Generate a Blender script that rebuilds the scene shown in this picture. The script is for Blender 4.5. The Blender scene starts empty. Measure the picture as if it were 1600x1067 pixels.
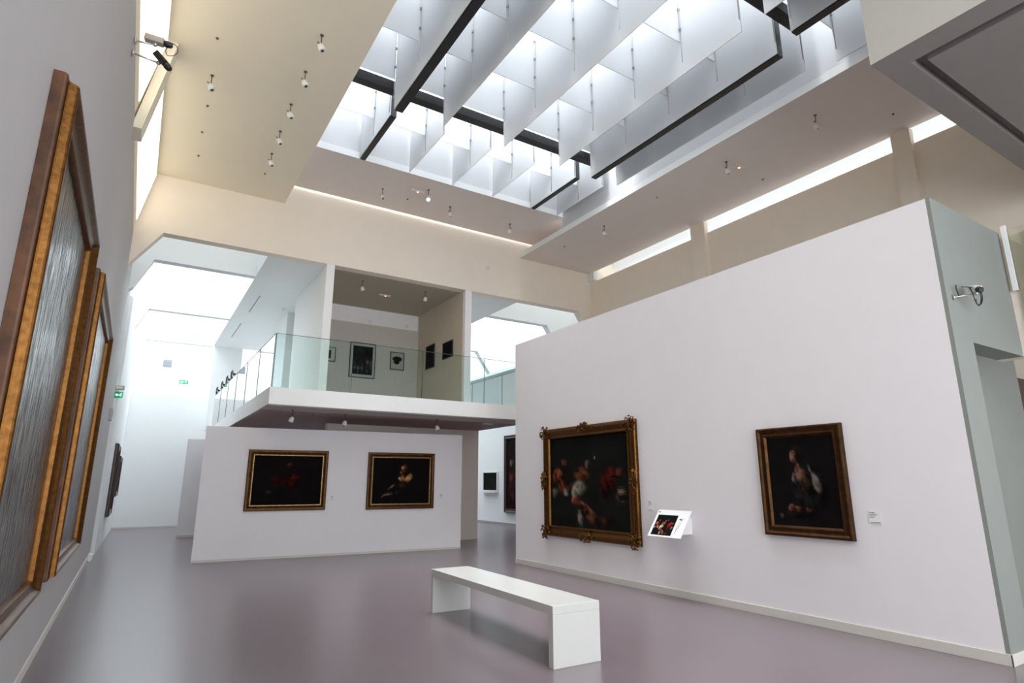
import bpy, bmesh, math, random
from mathutils import Vector, Matrix
import numpy as np

# ---------------------------------------------------------------- camera, world, light, exposure
SC = bpy.context.scene
COL = SC.collection
cam_d = bpy.data.cameras.new('camera')
cam = bpy.data.objects.new('camera', cam_d)
COL.objects.link(cam)
cam_d.sensor_width = 36.0
cam_d.lens = 922.26 / 1600 * 36
cam_d.clip_start = 0.05
cam_d.clip_end = 300
PITCH, YAW, ROLL = 0.234282175, 0.561524819, -0.00102458
fw = Vector((math.sin(YAW)*math.cos(PITCH), math.cos(YAW)*math.cos(PITCH), math.sin(PITCH)))
rt = Vector((math.cos(YAW), -math.sin(YAW), 0))
up = rt.cross(fw)
r2 = math.cos(ROLL)*rt + math.sin(ROLL)*up
u2 = -math.sin(ROLL)*rt + math.cos(ROLL)*up
m = Matrix.Identity(4)
for i in range(3):
    m[i][0], m[i][1], m[i][2] = r2[i], u2[i], -fw[i]
m[0][3], m[1][3], m[2][3] = 0, 0, 1.6
cam.matrix_world = m
SC.camera = cam

world = bpy.data.worlds.new('overcast_sky')
SC.world = world
world.use_nodes = True
bg = world.node_tree.nodes['Background']
bg.inputs[0].default_value = (0.82, 0.91, 1.0, 1)
bg.inputs[1].default_value = 1.6
SC.view_settings.view_transform = 'Standard'
SC.view_settings.look = 'None'
SC.view_settings.gamma = 1
SC.view_settings.use_curve_mapping = False
SC.view_settings.exposure = 0.92
SC.cycles.use_denoising = True
SC.cycles.max_bounces = 12
SC.cycles.diffuse_bounces = 8
SC.cycles.transparent_max_bounces = 24
SC.cycles.sample_clamp_indirect = 8

def area(name, loc, sx, sy, rad, color=(1, 1, 1), rot=(0, 0, 0)):
    d = bpy.data.lights.new(name, 'AREA')
    d.shape = 'RECTANGLE'; d.size = sx; d.size_y = sy
    d.energy = rad*math.pi*sx*sy
    d.color = color
    o = bpy.data.objects.new(name, d); COL.objects.link(o)
    o.location = loc; o.rotation_euler = rot
    return o
DAY = (0.97, 0.98, 1.0)
area('skylight_daylight', (5.55, 5.6, 11.2), 6.9, 12.2, 9.6, DAY)
area('left_aisle_daylight', (0.75, 20.4, 8.75), 2.5, 9.0, 1.5, DAY)
area('right_aisle_daylight', (9.95, 20.4, 8.75), 2.3, 9.0, 1.5, DAY)
area('end_hall_daylight', (5.0, 27.1, 8.75), 11.0, 3.6, 1.7, DAY)
area('clerestory_daylight', (12.0, 5.5, 9.0), 0.9, 15.5, 0.12, DAY)
area('behind_camera_fill', (4.0, -4.4, 3.2), 9.0, 5.6, 1.0, (1.0, 0.95, 0.93), (math.radians(90), 0, 0))  # added soft fill from the open end behind the camera


# ---------------------------------------------------------------- materials
def srgb(r, g, b):
    f = lambda c: (c/255/12.92) if c/255 <= 0.04045 else ((c/255+0.055)/1.055)**2.4
    return (f(r), f(g), f(b), 1)

def mat(name, col, rough=0.6, metal=0.0, spec=0.5, noise=0.0, nscale=8, bump=0.0, bscale=60, coat=0.0, emit=None, estr=0.0):
    M = bpy.data.materials.new(name); M.use_nodes = True
    nt = M.node_tree; b = nt.nodes['Principled BSDF']
    b.inputs['Base Color'].default_value = col
    b.inputs['Roughness'].default_value = rough
    b.inputs['Metallic'].default_value = metal
    b.inputs['Specular IOR Level'].default_value = spec
    b.inputs['Coat Weight'].default_value = coat
    if emit:
        b.inputs['Emission Color'].default_value = emit
        b.inputs['Emission Strength'].default_value = estr
    tc = nt.nodes.new('ShaderNodeTexCoord')
    if noise:
        n = nt.nodes.new('ShaderNodeTexNoise'); n.inputs['Scale'].default_value = nscale; n.inputs['Detail'].default_value = 5
        r = nt.nodes.new('ShaderNodeValToRGB')
        r.color_ramp.elements[0].color = tuple(c*(1-noise) for c in col[:3])+(1,)
        r.color_ramp.elements[1].color = tuple(min(1, c*(1+noise)) for c in col[:3])+(1,)
        r.color_ramp.elements[0].position = 0.3; r.color_ramp.elements[1].position = 0.7
        nt.links.new(tc.outputs['Object'], n.inputs['Vector']); nt.links.new(n.outputs['Fac'], r.inputs[0])
        nt.links.new(r.outputs[0], b.inputs['Base Color'])
    if bump:
        n = nt.nodes.new('ShaderNodeTexNoise'); n.inputs['Scale'].default_value = bscale; n.inputs['Detail'].default_value = 4
        bp = nt.nodes.new('ShaderNodeBump'); bp.inputs['Strength'].default_value = bump; bp.inputs['Distance'].default_value = 0.01
        nt.links.new(tc.outputs['Object'], n.inputs['Vector']); nt.links.new(n.outputs['Fac'], bp.inputs['Height'])
        nt.links.new(bp.outputs[0], b.inputs['Normal'])
    return M

MT = {}
MT['wall'] = mat('white_wall_paint', (0.80, 0.775, 0.795, 1), 0.75, noise=0.01, nscale=3, bump=0.05, bscale=120)
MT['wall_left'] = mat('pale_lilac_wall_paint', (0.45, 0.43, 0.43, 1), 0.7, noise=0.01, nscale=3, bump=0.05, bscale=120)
MT['aisle'] = mat('cool_white_paint', (0.80, 0.82, 0.82, 1), 0.75, noise=0.01, nscale=3)
MT['warm'] = mat('warm_white_paint', (0.85, 0.765, 0.655, 1), 0.75, noise=0.015, nscale=3, bump=0.05, bscale=100)
MT['cream'] = mat('cream_paint', (0.86, 0.79, 0.64, 1), 0.75, noise=0.01, nscale=3)
MT['soffit'] = mat('taupe_soffit_paint', (0.78, 0.71, 0.67, 1), 0.75, noise=0.015, nscale=3)
MT['mezz'] = mat('shaded_taupe_underside', (0.20, 0.178, 0.168, 1), 0.75, noise=0.02)  # shade under the mezzanine box put into the colour
MT['mezz_face'] = mat('lit_mezzanine_face', (0.45, 0.43, 0.395, 1), 0.75, noise=0.02)  # lighter copy for the left face, its light put into the colour
MT['dark_green'] = mat('dark_green_door_paint', (0.10, 0.13, 0.11, 1), 0.4, noise=0.2)
MT['green_gray'] = mat('grey_green_wall_paint', (0.235, 0.25, 0.23, 1), 0.7, noise=0.02, nscale=4)
MT['felt'] = mat('grey_felt_wall', (0.56, 0.515, 0.475, 1), 0.9, noise=0.06, nscale=30)
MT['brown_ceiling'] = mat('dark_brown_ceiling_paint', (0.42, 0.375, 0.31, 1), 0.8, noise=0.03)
MT['tan_lining'] = mat('tan_wall_lining', (0.60, 0.52, 0.42, 1), 0.8, noise=0.03)
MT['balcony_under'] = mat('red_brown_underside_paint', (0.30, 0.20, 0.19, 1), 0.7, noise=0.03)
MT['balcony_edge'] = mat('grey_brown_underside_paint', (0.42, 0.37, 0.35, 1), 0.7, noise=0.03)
MT['bright'] = mat('bright_white_paint', (0.88, 0.87, 0.855, 1), 0.7, noise=0.01)
MT['skirt'] = mat('cream_skirting', (0.62, 0.59, 0.55, 1), 0.45)
MT['bench'] = mat('white_lacquer', (0.58, 0.575, 0.55, 1), 0.35, coat=0.2)
MT['black'] = mat('black_painted_steel', (0.012, 0.012, 0.014, 1), 0.4)
MT['black_plastic'] = mat('black_plastic', (0.015, 0.015, 0.016, 1), 0.35)
MT['steel'] = mat('brushed_steel', (0.62, 0.62, 0.62, 1), 0.3, metal=0.9)
MT['white_plastic'] = mat('white_plastic', (0.75, 0.75, 0.73, 1), 0.4)
MT['beige_metal'] = mat('beige_enamel', (0.45, 0.40, 0.34, 1), 0.35)
MT['bronze'] = mat('bronze_stem', (0.16, 0.11, 0.08, 1), 0.4, metal=0.6)
MT['blind'] = mat('daylit_cream_blind', (0.8, 0.75, 0.62, 1), 0.8, emit=(1.0, 0.91, 0.72, 1), estr=0.85)
MT['reveal'] = mat('pale_grey_reveal_paint', (0.60, 0.615, 0.63, 1), 0.7)
MT['coupler'] = mat('grey_metal_coupler', (0.22, 0.22, 0.23, 1), 0.35, metal=0.7)
MT['gold'] = mat('antique_gold_leaf', (0.13, 0.056, 0.014, 1), 0.34, metal=0.95, noise=0.3, nscale=30, bump=0.12, bscale=70)
MT['gold_side'] = mat('dark_bole_wood', (0.09, 0.036, 0.014, 1), 0.5, metal=0.3, noise=0.4, nscale=10)
MT['gold_light'] = mat('bright_gold_leaf', (0.32, 0.20, 0.08, 1), 0.32, metal=0.85, noise=0.35, nscale=20, bump=0.2, bscale=60)
MT['brown_wood'] = mat('brown_gilded_wood', (0.062, 0.026, 0.008, 1), 0.38, metal=0.85, noise=0.35, nscale=12, bump=0.2, bscale=50)
MT['dark_wood'] = mat('dark_stained_wood', (0.035, 0.015, 0.012, 1), 0.4, noise=0.4, nscale=12)
MT['paper'] = mat('white_card', (0.80, 0.80, 0.80, 1), 0.6)
MT['ink'] = mat('black_ink', (0.03, 0.03, 0.03, 1), 0.7)
MT['gray_ink'] = mat('grey_ink', (0.35, 0.33, 0.33, 1), 0.7)
MT['sign_green'] = mat('green_sign', (0.0, 0.28, 0.12, 1), 0.4, emit=(0.0, 0.4, 0.2, 1), estr=0.25)
MT['sign_white'] = mat('white_pictogram', (0.9, 0.95, 0.92, 1), 0.4, emit=(0.8, 1, 0.9, 1), estr=0.5)
MT['vent'] = mat('grey_vent', (0.20, 0.24, 0.30, 1), 0.6)
MT['lamp_on'] = mat('lit_lamp_face', (1, 1, 1, 1), 0.4, emit=(1.0, 0.96, 0.9, 1), estr=6)
MT['lamp_orange'] = mat('glowing_orange_lamp', (1, 0.4, 0.1, 1), 0.4, emit=(1.0, 0.35, 0.12, 1), estr=3)
MT['red'] = mat('dark_red_print', (0.35, 0.04, 0.03, 1), 0.6)

def floor_mat():
    M = mat('mauve_grey_epoxy', (0.155, 0.124, 0.134, 1), 0.28, noise=0.03, nscale=2.5)
    nt = M.node_tree; b = nt.nodes['Principled BSDF']
    b.inputs['Specular IOR Level'].default_value = 0.75
    return M
MT['floor'] = floor_mat()

def baffle_mat():
    M = bpy.data.materials.new('translucent_white_baffle'); M.use_nodes = True
    nt = M.node_tree; nt.nodes.clear()
    out = nt.nodes.new('ShaderNodeOutputMaterial')
    d = nt.nodes.new('ShaderNodeBsdfDiffuse'); d.inputs[0].default_value = (0.57, 0.585, 0.60, 1)
    t = nt.nodes.new('ShaderNodeBsdfTranslucent'); t.inputs[0].default_value = (0.86, 0.88, 0.89, 1)
    mx = nt.nodes.new('ShaderNodeMixShader'); mx.inputs[0].default_value = 0.07
    nt.links.new(d.outputs[0], mx.inputs[1]); nt.links.new(t.outputs[0], mx.inputs[2]); nt.links.new(mx.outputs[0], out.inputs[0])
    return M
MT['baffle'] = baffle_mat()

def glass_mat(name, tint, refl=1.0):
    M = bpy.data.materials.new(name); M.use_nodes = True
    nt = M.node_tree; nt.nodes.clear()
    out = nt.nodes.new('ShaderNodeOutputMaterial')
    tr = nt.nodes.new('ShaderNodeBsdfTransparent'); tr.inputs[0].default_value = tint
    gl = nt.nodes.new('ShaderNodeBsdfGlossy'); gl.inputs['Roughness'].default_value = 0.0; gl.inputs[0].default_value = (refl, refl, refl, 1)
    fr = nt.nodes.new('ShaderNodeFresnel'); fr.inputs[0].default_value = 1.5
    mx = nt.nodes.new('ShaderNodeMixShader')
    nt.links.new(fr.outputs[0], mx.inputs[0]); nt.links.new(tr.outputs[0], mx.inputs[1]); nt.links.new(gl.outputs[0], mx.inputs[2]); nt.links.new(mx.outputs[0], out.inputs[0])
    return M
MT['glass'] = glass_mat('green_tinted_glass', (0.82, 0.94, 0.91, 1), 0.72)
MT['clear_glass'] = glass_mat('pale_clear_glass', (0.95, 0.97, 0.94, 1), 0.6)
MT['glass_edge'] = mat('dark_glass_edge', (0.05, 0.10, 0.09, 1), 0.2)

def canvas_mat(name, rough, coat=0.0, streak=0.0):
    M = bpy.data.materials.new(name); M.use_nodes = True
    nt = M.node_tree; b = nt.nodes['Principled BSDF']
    a = nt.nodes.new('ShaderNodeVertexColor'); a.layer_name = 'paint'
    nt.links.new(a.outputs[0], b.inputs['Base Color'])
    b.inputs['Roughness'].default_value = rough
    b.inputs['Coat Weight'].default_value = coat
    b.inputs['Specular IOR Level'].default_value = 0.5 if rough < 0.6 else 0.06
    if streak:
        tc = nt.nodes.new('ShaderNodeTexCoord'); mp = nt.nodes.new('ShaderNodeMapping'); mp.inputs['Scale'].default_value = (14, 2.0, 2.2)
        n = nt.nodes.new('ShaderNodeTexNoise'); n.inputs['Scale'].default_value = 2.0; n.inputs['Detail'].default_value = 8; n.inputs['Roughness'].default_value = 0.7
        bp = nt.nodes.new('ShaderNodeBump'); bp.inputs['Strength'].default_value = streak; bp.inputs['Distance'].default_value = 0.01
        mr = nt.nodes.new('ShaderNodeMapRange'); mr.inputs[1].default_value = 0.35; mr.inputs[2].default_value = 0.65; mr.inputs[3].default_value = 0.07; mr.inputs[4].default_value = 0.5
        nt.links.new(tc.outputs['Object'], mp.inputs[0]); nt.links.new(mp.outputs[0], n.inputs['Vector'])
        nt.links.new(n.outputs['Fac'], bp.inputs['Height']); nt.links.new(bp.outputs[0], b.inputs['Normal'])
        nt.links.new(n.outputs['Fac'], mr.inputs[0]); nt.links.new(mr.outputs[0], b.inputs['Roughness'])
    return M
MT['canvas'] = canvas_mat('old_oil_paint', 0.75)
MT['canvas_gloss'] = canvas_mat('varnished_oil_paint', 0.2, 0.0, 0.13)

# ---------------------------------------------------------------- mesh helpers
def bm_box(bm, x0, x1, y0, y1, z0, z1, mi=0):
    v = [bm.verts.new(p) for p in ((x0,y0,z0),(x1,y0,z0),(x1,y1,z0),(x0,y1,z0),(x0,y0,z1),(x1,y0,z1),(x1,y1,z1),(x0,y1,z1))]
    for f in ((0,3,2,1),(4,5,6,7),(0,1,5,4),(1,2,6,5),(2,3,7,6),(3,0,4,7)):
        bm.faces.new([v[i] for i in f]).material_index = mi
def bm_prism(bm, pts, vec, mi=0):
    """pts polygon extruded along vec"""
    vec = Vector(vec)
    a = [bm.verts.new(p) for p in pts]; b = [bm.verts.new(Vector(p)+vec) for p in pts]
    bm.faces.new(a).material_index = mi; bm.faces.new(b[::-1]).material_index = mi
    n = len(pts)
    for i in range(n):
        bm.faces.new((a[i], b[i], b[(i+1) % n], a[(i+1) % n])).material_index = mi
def bm_cyl(bm, p0, p1, r0, r1=None, seg=12, mi=0):
    r1 = r0 if r1 is None else r1
    p0, p1 = Vector(p0), Vector(p1); d = (p1-p0).normalized()
    a = d.orthogonal().normalized(); b = d.cross(a)
    A = []; B = []
    for i in range(seg):
        t = 2*math.pi*i/seg; o = math.cos(t)*a+math.sin(t)*b
        A.append(bm.verts.new(p0+o*r0)); B.append(bm.verts.new(p1+o*r1))
    for i in range(seg):
        f = bm.faces.new((A[i], A[(i+1) % seg], B[(i+1) % seg], B[i])); f.material_index = mi; f.smooth = True
    bm.faces.new(A[::-1]).material_index = mi; bm.faces.new(B).material_index = mi
def bm_tube(bm, pts, r, seg=8, mi=0):
    pts = [Vector(p) for p in pts]; rings = []
    a = None
    for i, p in enumerate(pts):
        d = ((pts[min(i+1, len(pts)-1)]-pts[max(i-1, 0)])).normalized()
        if a is None: a = d.orthogonal().normalized()
        a = (a-d*a.dot(d)).normalized(); b = d.cross(a)
        rings.append([bm.verts.new(p+(math.cos(2*math.pi*k/seg)*a+math.sin(2*math.pi*k/seg)*b)*r) for k in range(seg)])
    for i in range(len(rings)-1):
        for k in range(seg):
            f = bm.faces.new((rings[i][k], rings[i][(k+1) % seg], rings[i+1][(k+1) % seg], rings[i+1][k])); f.smooth = True; f.material_index = mi
    bm.faces.new(rings[0][::-1]).material_index = mi; bm.faces.new(rings[-1]).material_index = mi
def bm_lathe(bm, prof, origin, axis, seg=16, mi=0):
    """prof: list of (radius, distance along axis)"""
    o = Vector(origin); d = Vector(axis).normalized(); a = d.orthogonal().normalized(); b = d.cross(a)
    rings = []
    for r, h in prof:
        rings.append([bm.verts.new(o+d*h+(math.cos(2*math.pi*k/seg)*a+math.sin(2*math.pi*k/seg)*b)*max(r, 1e-4)) for k in range(seg)])
    for i in range(len(rings)-1):
        for k in range(seg):
            f = bm.faces.new((rings[i][k], rings[i][(k+1) % seg], rings[i+1][(k+1) % seg], rings[i+1][k])); f.smooth = True; f.material_index = mi
    bm.faces.new(rings[0][::-1]).material_index = mi; bm.faces.new(rings[-1]).material_index = mi
def bm_ball(bm, c, r, sub=2, mi=0, scale=(1, 1, 1)):
    res = bmesh.ops.create_icosphere(bm, subdivisions=sub, radius=r)
    for v in res['verts']:
        v.co = Vector((v.co.x*scale[0], v.co.y*scale[1], v.co.z*scale[2]))+Vector(c)
        for f in v.link_faces: f.smooth = True; f.material_index = mi

def obj(name, bm, mats, parent=None, bevel=0.0, recalc=True):
    if recalc: bmesh.ops.recalc_face_normals(bm, faces=bm.faces)
    me = bpy.data.meshes.new(name); bm.to_mesh(me); bm.free()
    if not isinstance(mats, (list, tuple)): mats = [mats]
    for k in mats: me.materials.append(MT[k] if isinstance(k, str) else k)
    o = bpy.data.objects.new(name, me); COL.objects.link(o)
    if parent: o.parent = parent
    if bevel:
        mo = o.modifiers.new('bevel', 'BEVEL'); mo.width = bevel; mo.segments = 2; mo.limit_method = 'ANGLE'
    return o
def thing(name, label, cat, loc=(0, 0, 0), rot=(0, 0, 0), group=None):
    o = bpy.data.objects.new(name, None); COL.objects.link(o); o.empty_display_size = 0.1
    o.location = loc; o.rotation_euler = rot
    return tag(o, label, cat, group)
def tag(o, label, cat, group=None):
    o['label'] = label; o['category'] = cat
    if group: o['group'] = group
    return o
def structure(name, bm, mats, parent=None, bevel=0):
    o = obj(name, bm, mats, parent, bevel)
    if parent is None: o['kind'] = 'structure'
    return o
def box_structure(name, m, *d, bevel=0):
    bm = bmesh.new(); bm_box(bm, *d); return structure(name, bm, m, None, bevel)
def box_part(name, m, parent, *d, bevel=0):
    bm = bmesh.new(); bm_box(bm, *d); return obj(name, bm, m, parent, bevel)
TR = [0]
def trim(m, *d):
    TR[0] += 1; return box_structure('trim_%d' % TR[0], m, *d)
def trim_bm(m, bm):
    TR[0] += 1; return structure('trim_%d' % TR[0], bm, m)
def dup(root, loc, rot=None, label=None, group=None):
    r = root.copy(); COL.objects.link(r); r.location = loc
    if rot is not None: r.rotation_euler = rot
    if label: r['label'] = label
    if group: r['group'] = group
    for ch in list(root.children):
        c = ch.copy(); COL.objects.link(c); c.parent = r
        for g in list(ch.children):
            d = g.copy(); COL.objects.link(d); d.parent = c
    return r

# ---------------------------------------------------------------- building shell
YB = 13.6      # great beam across the nave
ZB = 6.69      # its underside
ZS = 7.97      # side soffits
ZF = 8.43      # far soffit
XL, XR = 2.26, 8.85   # skylight opening
box_structure('floor', 'floor', -1.2, 13.2, -4.6, 30.2, -0.2, 0.0)

# left wall: near plane, then a slightly prouder and slightly turned far plane
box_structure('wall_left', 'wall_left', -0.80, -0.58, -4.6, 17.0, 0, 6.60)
bm = bmesh.new()
bm_prism(bm, [(-0.80, 17.0, 0), (-0.50, 17.0, 0), (-0.385, 26.4, 0), (-0.80, 26.4, 0)], (0, 0, 6.15))
structure('wall_left_far', bm, 'aisle')
bm = bmesh.new()
bm_box(bm, -0.58, -0.565, -4.6, 17.0, 0, 0.09)
structure('baseboard_left', bm, 'skirt')
# leaning side of the roof above the wall
bm = bmesh.new()
bm_prism(bm, [(-0.60, -4.6, 6.60), (-0.25, -4.6, 8.30), (-0.45, -4.6, 8.30), (-0.80, -4.6, 6.60)], (0, 18.2, 0))
structure('wall_left_upper', bm, 'cream')
for wy0, wy1 in ((-4.0, 4.20), (4.76, 8.93), (9.53, 13.45)):
    bm = bmesh.new(); bm_prism(bm, [(-0.545, wy0, 6.80), (-0.327, wy0, 7.86), (-0.347, wy0, 7.864), (-0.565, wy0, 6.804)], (0, wy1-wy0, 0))
    WN = globals().get('WN', 0)+1
    structure('window_%d' % WN, bm, 'blind')
def leg(y0, y1, side):
    bm = bmesh.new()
    if side < 0: pts = [(-0.60, y0, 6.45), (-0.48, y0, 6.45), (-0.17, y0, 8.10), (-0.30, y0, 8.10)]
    else: pts = [(11.35, y0, 0), (11.50, y0, 0), (11.50, y0, ZS), (11.35, y0, ZS)]
    bm_prism(bm, pts, (0, y1-y0, 0)); return bm
trim_bm('cream', leg(9.03, 9.43, -1)); trim_bm('cream', leg(4.30, 4.66, -1))
# right wall with slot of daylight at the top
box_structure('wall_right', 'warm', 11.47, 11.62, -4.6, YB, 0, 7.68)
box_structure('wall_right_outer', 'aisle', 12.50, 12.65, -4.6, 30.2, 0, 9.1)
trim_bm('warm', leg(9.03, 9.46, 1)); trim_bm('warm', leg(4.30, 4.62, 1))
trim('aisle', 11.36, 11.5, 13.30, 13.6, 7.70, ZS)
trim('warm', 11.62, 12.5, -4.6, YB, 6.9, 7.0)
trim('aisle', 11.45, 12.65, -4.6, YB, 9.1, 9.2)  # unseen cover added to keep open sky light out of the slot

# great beam wall at the end of the nave, with its splayed corners
bm = bmesh.new()
bm_prism(bm, [(-0.60, YB, 5.87), (-0.05, YB, ZB), (10.97, YB, ZB), (11.5, YB, 5.87), (12.5, YB, 5.87), (12.5, YB, 9.1), (-0.80, YB, 9.1), (-0.80, YB, 5.87)], (0, 0.25, 0))
structure('wall_end_beam', bm, 'warm')
# side soffits and far soffit
bm = bmesh.new(); bm_box(bm, -0.32, 0.71, -4.6, YB, ZS, ZS+0.12, 1); bm_box(bm, 0.71, XL, -4.6, YB, ZS, ZS+0.12, 0); structure('ceiling_left', bm, ['cream', 'cream'])
bm = bmesh.new(); bm_box(bm, XR-0.03, 11.42, -4.6, YB, ZS, ZS+0.12); structure('ceiling_right', bm, 'soffit')
bm = bmesh.new(); bm_box(bm, -0.30, 11.42, 11.51, YB-0.10, ZF, ZF+0.12); structure('ceiling_far', bm, 'soffit')
bm = bmesh.new(); bm_box(bm, XL, XR-0.03, -4.6, -0.6, ZS, ZS+0.12); structure('ceiling_near', bm, 'soffit')
# reveals of the skylight
trim('reveal', XL-0.10, XL, -0.6, 11.51, ZS+0.12, 10.75)
trim('reveal', XR-0.03, XR+0.08, -0.6, 11.51, ZS+0.12, 10.75)
trim('reveal', XL-0.10, XR+0.08, 11.51, 11.63, ZF+0.12, 10.75)
trim('reveal', XL-0.10, XR+0.08, -0.72, -0.6, ZS+0.12, 10.75)
trim('aisle', XL, XR-0.03, 11.495, 11.515, ZF-0.012, ZF+0.14)
trim('aisle', XR-0.045, XR-0.03, -0.6, 13.54, ZS-0.006, ZS+0.14)

# mezzanine box at upper right, with a sunk panel in its underside
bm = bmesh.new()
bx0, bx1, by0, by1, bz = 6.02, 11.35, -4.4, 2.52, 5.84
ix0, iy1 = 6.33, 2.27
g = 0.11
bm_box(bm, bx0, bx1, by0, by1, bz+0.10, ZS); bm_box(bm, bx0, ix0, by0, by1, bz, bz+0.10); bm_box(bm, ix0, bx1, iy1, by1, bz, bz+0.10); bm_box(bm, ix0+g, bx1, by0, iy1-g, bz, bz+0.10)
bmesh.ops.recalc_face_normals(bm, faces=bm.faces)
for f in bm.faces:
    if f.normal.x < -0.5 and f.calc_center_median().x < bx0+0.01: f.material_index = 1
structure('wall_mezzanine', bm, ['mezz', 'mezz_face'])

# tall freestanding partition on the right and its end wall with a passage
box_structure('wall_partition_right', 'wall', 6.85, 7.05, 2.56, 10.75, 0, 4.56)
bm = bmesh.new()
bm_box(bm, 6.853, 7.05, 2.52, 2.56, 0, 4.56); bm_box(bm, 7.05, 7.30, 2.52, 2.78, 0, 4.56); bm_box(bm, 7.30, 8.62, 2.52, 2.78, 3.02, 4.56)
structure('wall_partition_end', bm, 'green_gray')
box_structure('wall_passage', 'green_gray', 7.05, 10.2, 3.1, 3.25, 0, 4.5)
box_structure('wall_side_near', 'warm', 8.62, 8.80, -1.5, 2.78, 3.02, 4.50)
bm = bmesh.new(); bm_box(bm, 6.835, 6.85, 2.50, 10.75, 0, 0.10); bm_box(bm, 6.835, 7.30, 2.505, 2.52, 0, 0.10)
structure('baseboard_right', bm, 'skirt', None, 0.003)
box_structure('door_1', 'dark_wood', 10.2, 11.4, 3.1, 3.2, 0, 3.0)

# low partition under the balcony (turned a few degrees)
def rotbox(name, m, p0, p1, th, z0, z1):
    p0, p1 = Vector(p0), Vector(p1); d = (p1-p0).normalized(); n = Vector((-d.y, d.x))
    pts = [p0, p1, p1+n*th, p0+n*th]
    bm = bmesh.new(); bm_prism(bm, [(p.x, p.y, z0) for p in pts], (0, 0, z1-z0)); return structure(name, bm, m)
rotbox('wall_partition_low', 'wall', (1.24, 14.31), (7.15, 13.79), 0.30, 0, 2.79)
rotbox('baseboard_low', 'skirt', (1.24, 14.300), (7.15, 13.780), 0.01, 0, 0.05)
box_structure('wall_under_balcony', 'soffit', 4.2, 8.74, 15.80, 16.0, 0, 3.12)
# stub wall and far partition
box_structure('wall_stub', 'wall', 1.36, 2.6, 21.0, 21.25, 0, 2.92)
box_structure('baseboard_stub', 'skirt', 1.35, 2.6, 20.985, 21.0, 0, 0.07)
box_structure('wall_far_partition', 'aisle', -0.385, 4.4, 26.1, 26.3, 0, 4.87)
box_structure('baseboard_far', 'skirt', -0.385, 4.4, 26.085, 26.1, 0, 0.06)
box_structure('baseboard_gallery', 'gray_ink', 12.485, 12.5, YB+0.25, 28.9, 0, 0.08)
box_structure('wall_back', 'aisle', -0.8, 12.6, 28.9, 29.1, 0, 9.1)
box_structure('wall_left_end', 'aisle', -0.8, -0.62, 26.4, 28.9, 0, 9.1)
box_structure('wall_stair_end', 'aisle', 2.10, 3.10, 24.75, 24.95, 3.49, ZB)

# aisle ceilings beyond the beam: flat middle and skylight wells
box_structure('ceiling_middle', 'aisle', 2.05, 8.87, YB+0.25, 24.75, ZB, ZB+0.15)
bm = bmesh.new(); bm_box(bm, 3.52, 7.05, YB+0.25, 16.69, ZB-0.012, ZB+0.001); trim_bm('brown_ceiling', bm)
for y in (15.45, 20.2, 24.8):
    TRm = 'aisle'
    bm = bmesh.new(); bm_prism(bm, [(-0.62, y, 5.85), (-0.50, y, 5.95), (-0.16, y, ZB), (2.05, y, ZB), (2.05, y, 8.8), (-0.62, y, 8.8)], (0, 0.25, 0)); trim_bm(TRm, bm)
    bm = bmesh.new(); bm_prism(bm, [(8.87, y, ZB), (11.08, y, ZB), (11.66, y, 5.85), (12.5, y, 5.85), (12.5, y, 8.8), (8.87, y, 8.8)], (0, 0.25, 0)); trim_bm(TRm, bm)
trim('aisle', 2.05, 2.15, YB+0.25, 24.75, ZB+0.15, 8.8)
trim('aisle', 8.77, 8.87, YB+0.25, 24.75, ZB+0.15, 8.8)
trim('aisle', -0.72, -0.62, YB+0.25, 26.4, 6.10, 9.1)
trim('aisle', 11.66, 12.5, YB+0.25, 28.9, 5.75, 5.85)
trim('gray_ink', 2.42, 2.45, 17.1, 19.0, ZB-0.006, ZB)
trim('gray_ink', 2.42, 2.45, 20.6, 22.8, ZB-0.006, ZB)

# balcony slab
bm = bmesh.new(); bm_box(bm, 2.15, 8.75, 12.60, 24.6, 3.14, 3.49)
structure('floor_balcony', bm, 'bright')
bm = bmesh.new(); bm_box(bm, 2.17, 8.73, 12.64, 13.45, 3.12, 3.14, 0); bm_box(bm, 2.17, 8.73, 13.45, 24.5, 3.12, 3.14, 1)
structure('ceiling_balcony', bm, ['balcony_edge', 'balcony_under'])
# upstairs cabinet room
box_structure('wall_fin_left', 'bright', 3.34, 3.53, YB+0.01, 16.8, 3.49, ZB)
box_structure('wall_fin_right', 'bright', 7.07, 7.26, YB+0.01, 17.0, 3.49, ZB)
box_structure('wall_fin_lining', 'tan_lining', 7.05, 7.068, YB+0.10, 16.69, 3.49, ZB-0.012)
box_structure('wall_cabinet_back', 'felt', 3.53, 7.05, 16.69, 16.85, 3.49, 6.19)
box_structure('wall_cabinet_top', 'bright', 3.53, 7.05, 16.78, 16.9, 6.19, ZB)
box_structure('wall_fin_rear', 'aisle', 3.45, 3.66, 18.4, 20.6, 3.49, ZB)
box_structure('door_2', 'dark_green', 3.60, 4.00, 20.9, 20.96, 3.49, 6.0)
box_structure('wall_fin_right_rear', 'aisle', 7.07, 7.26, 17.0, 24.6, 3.49, ZB)

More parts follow.
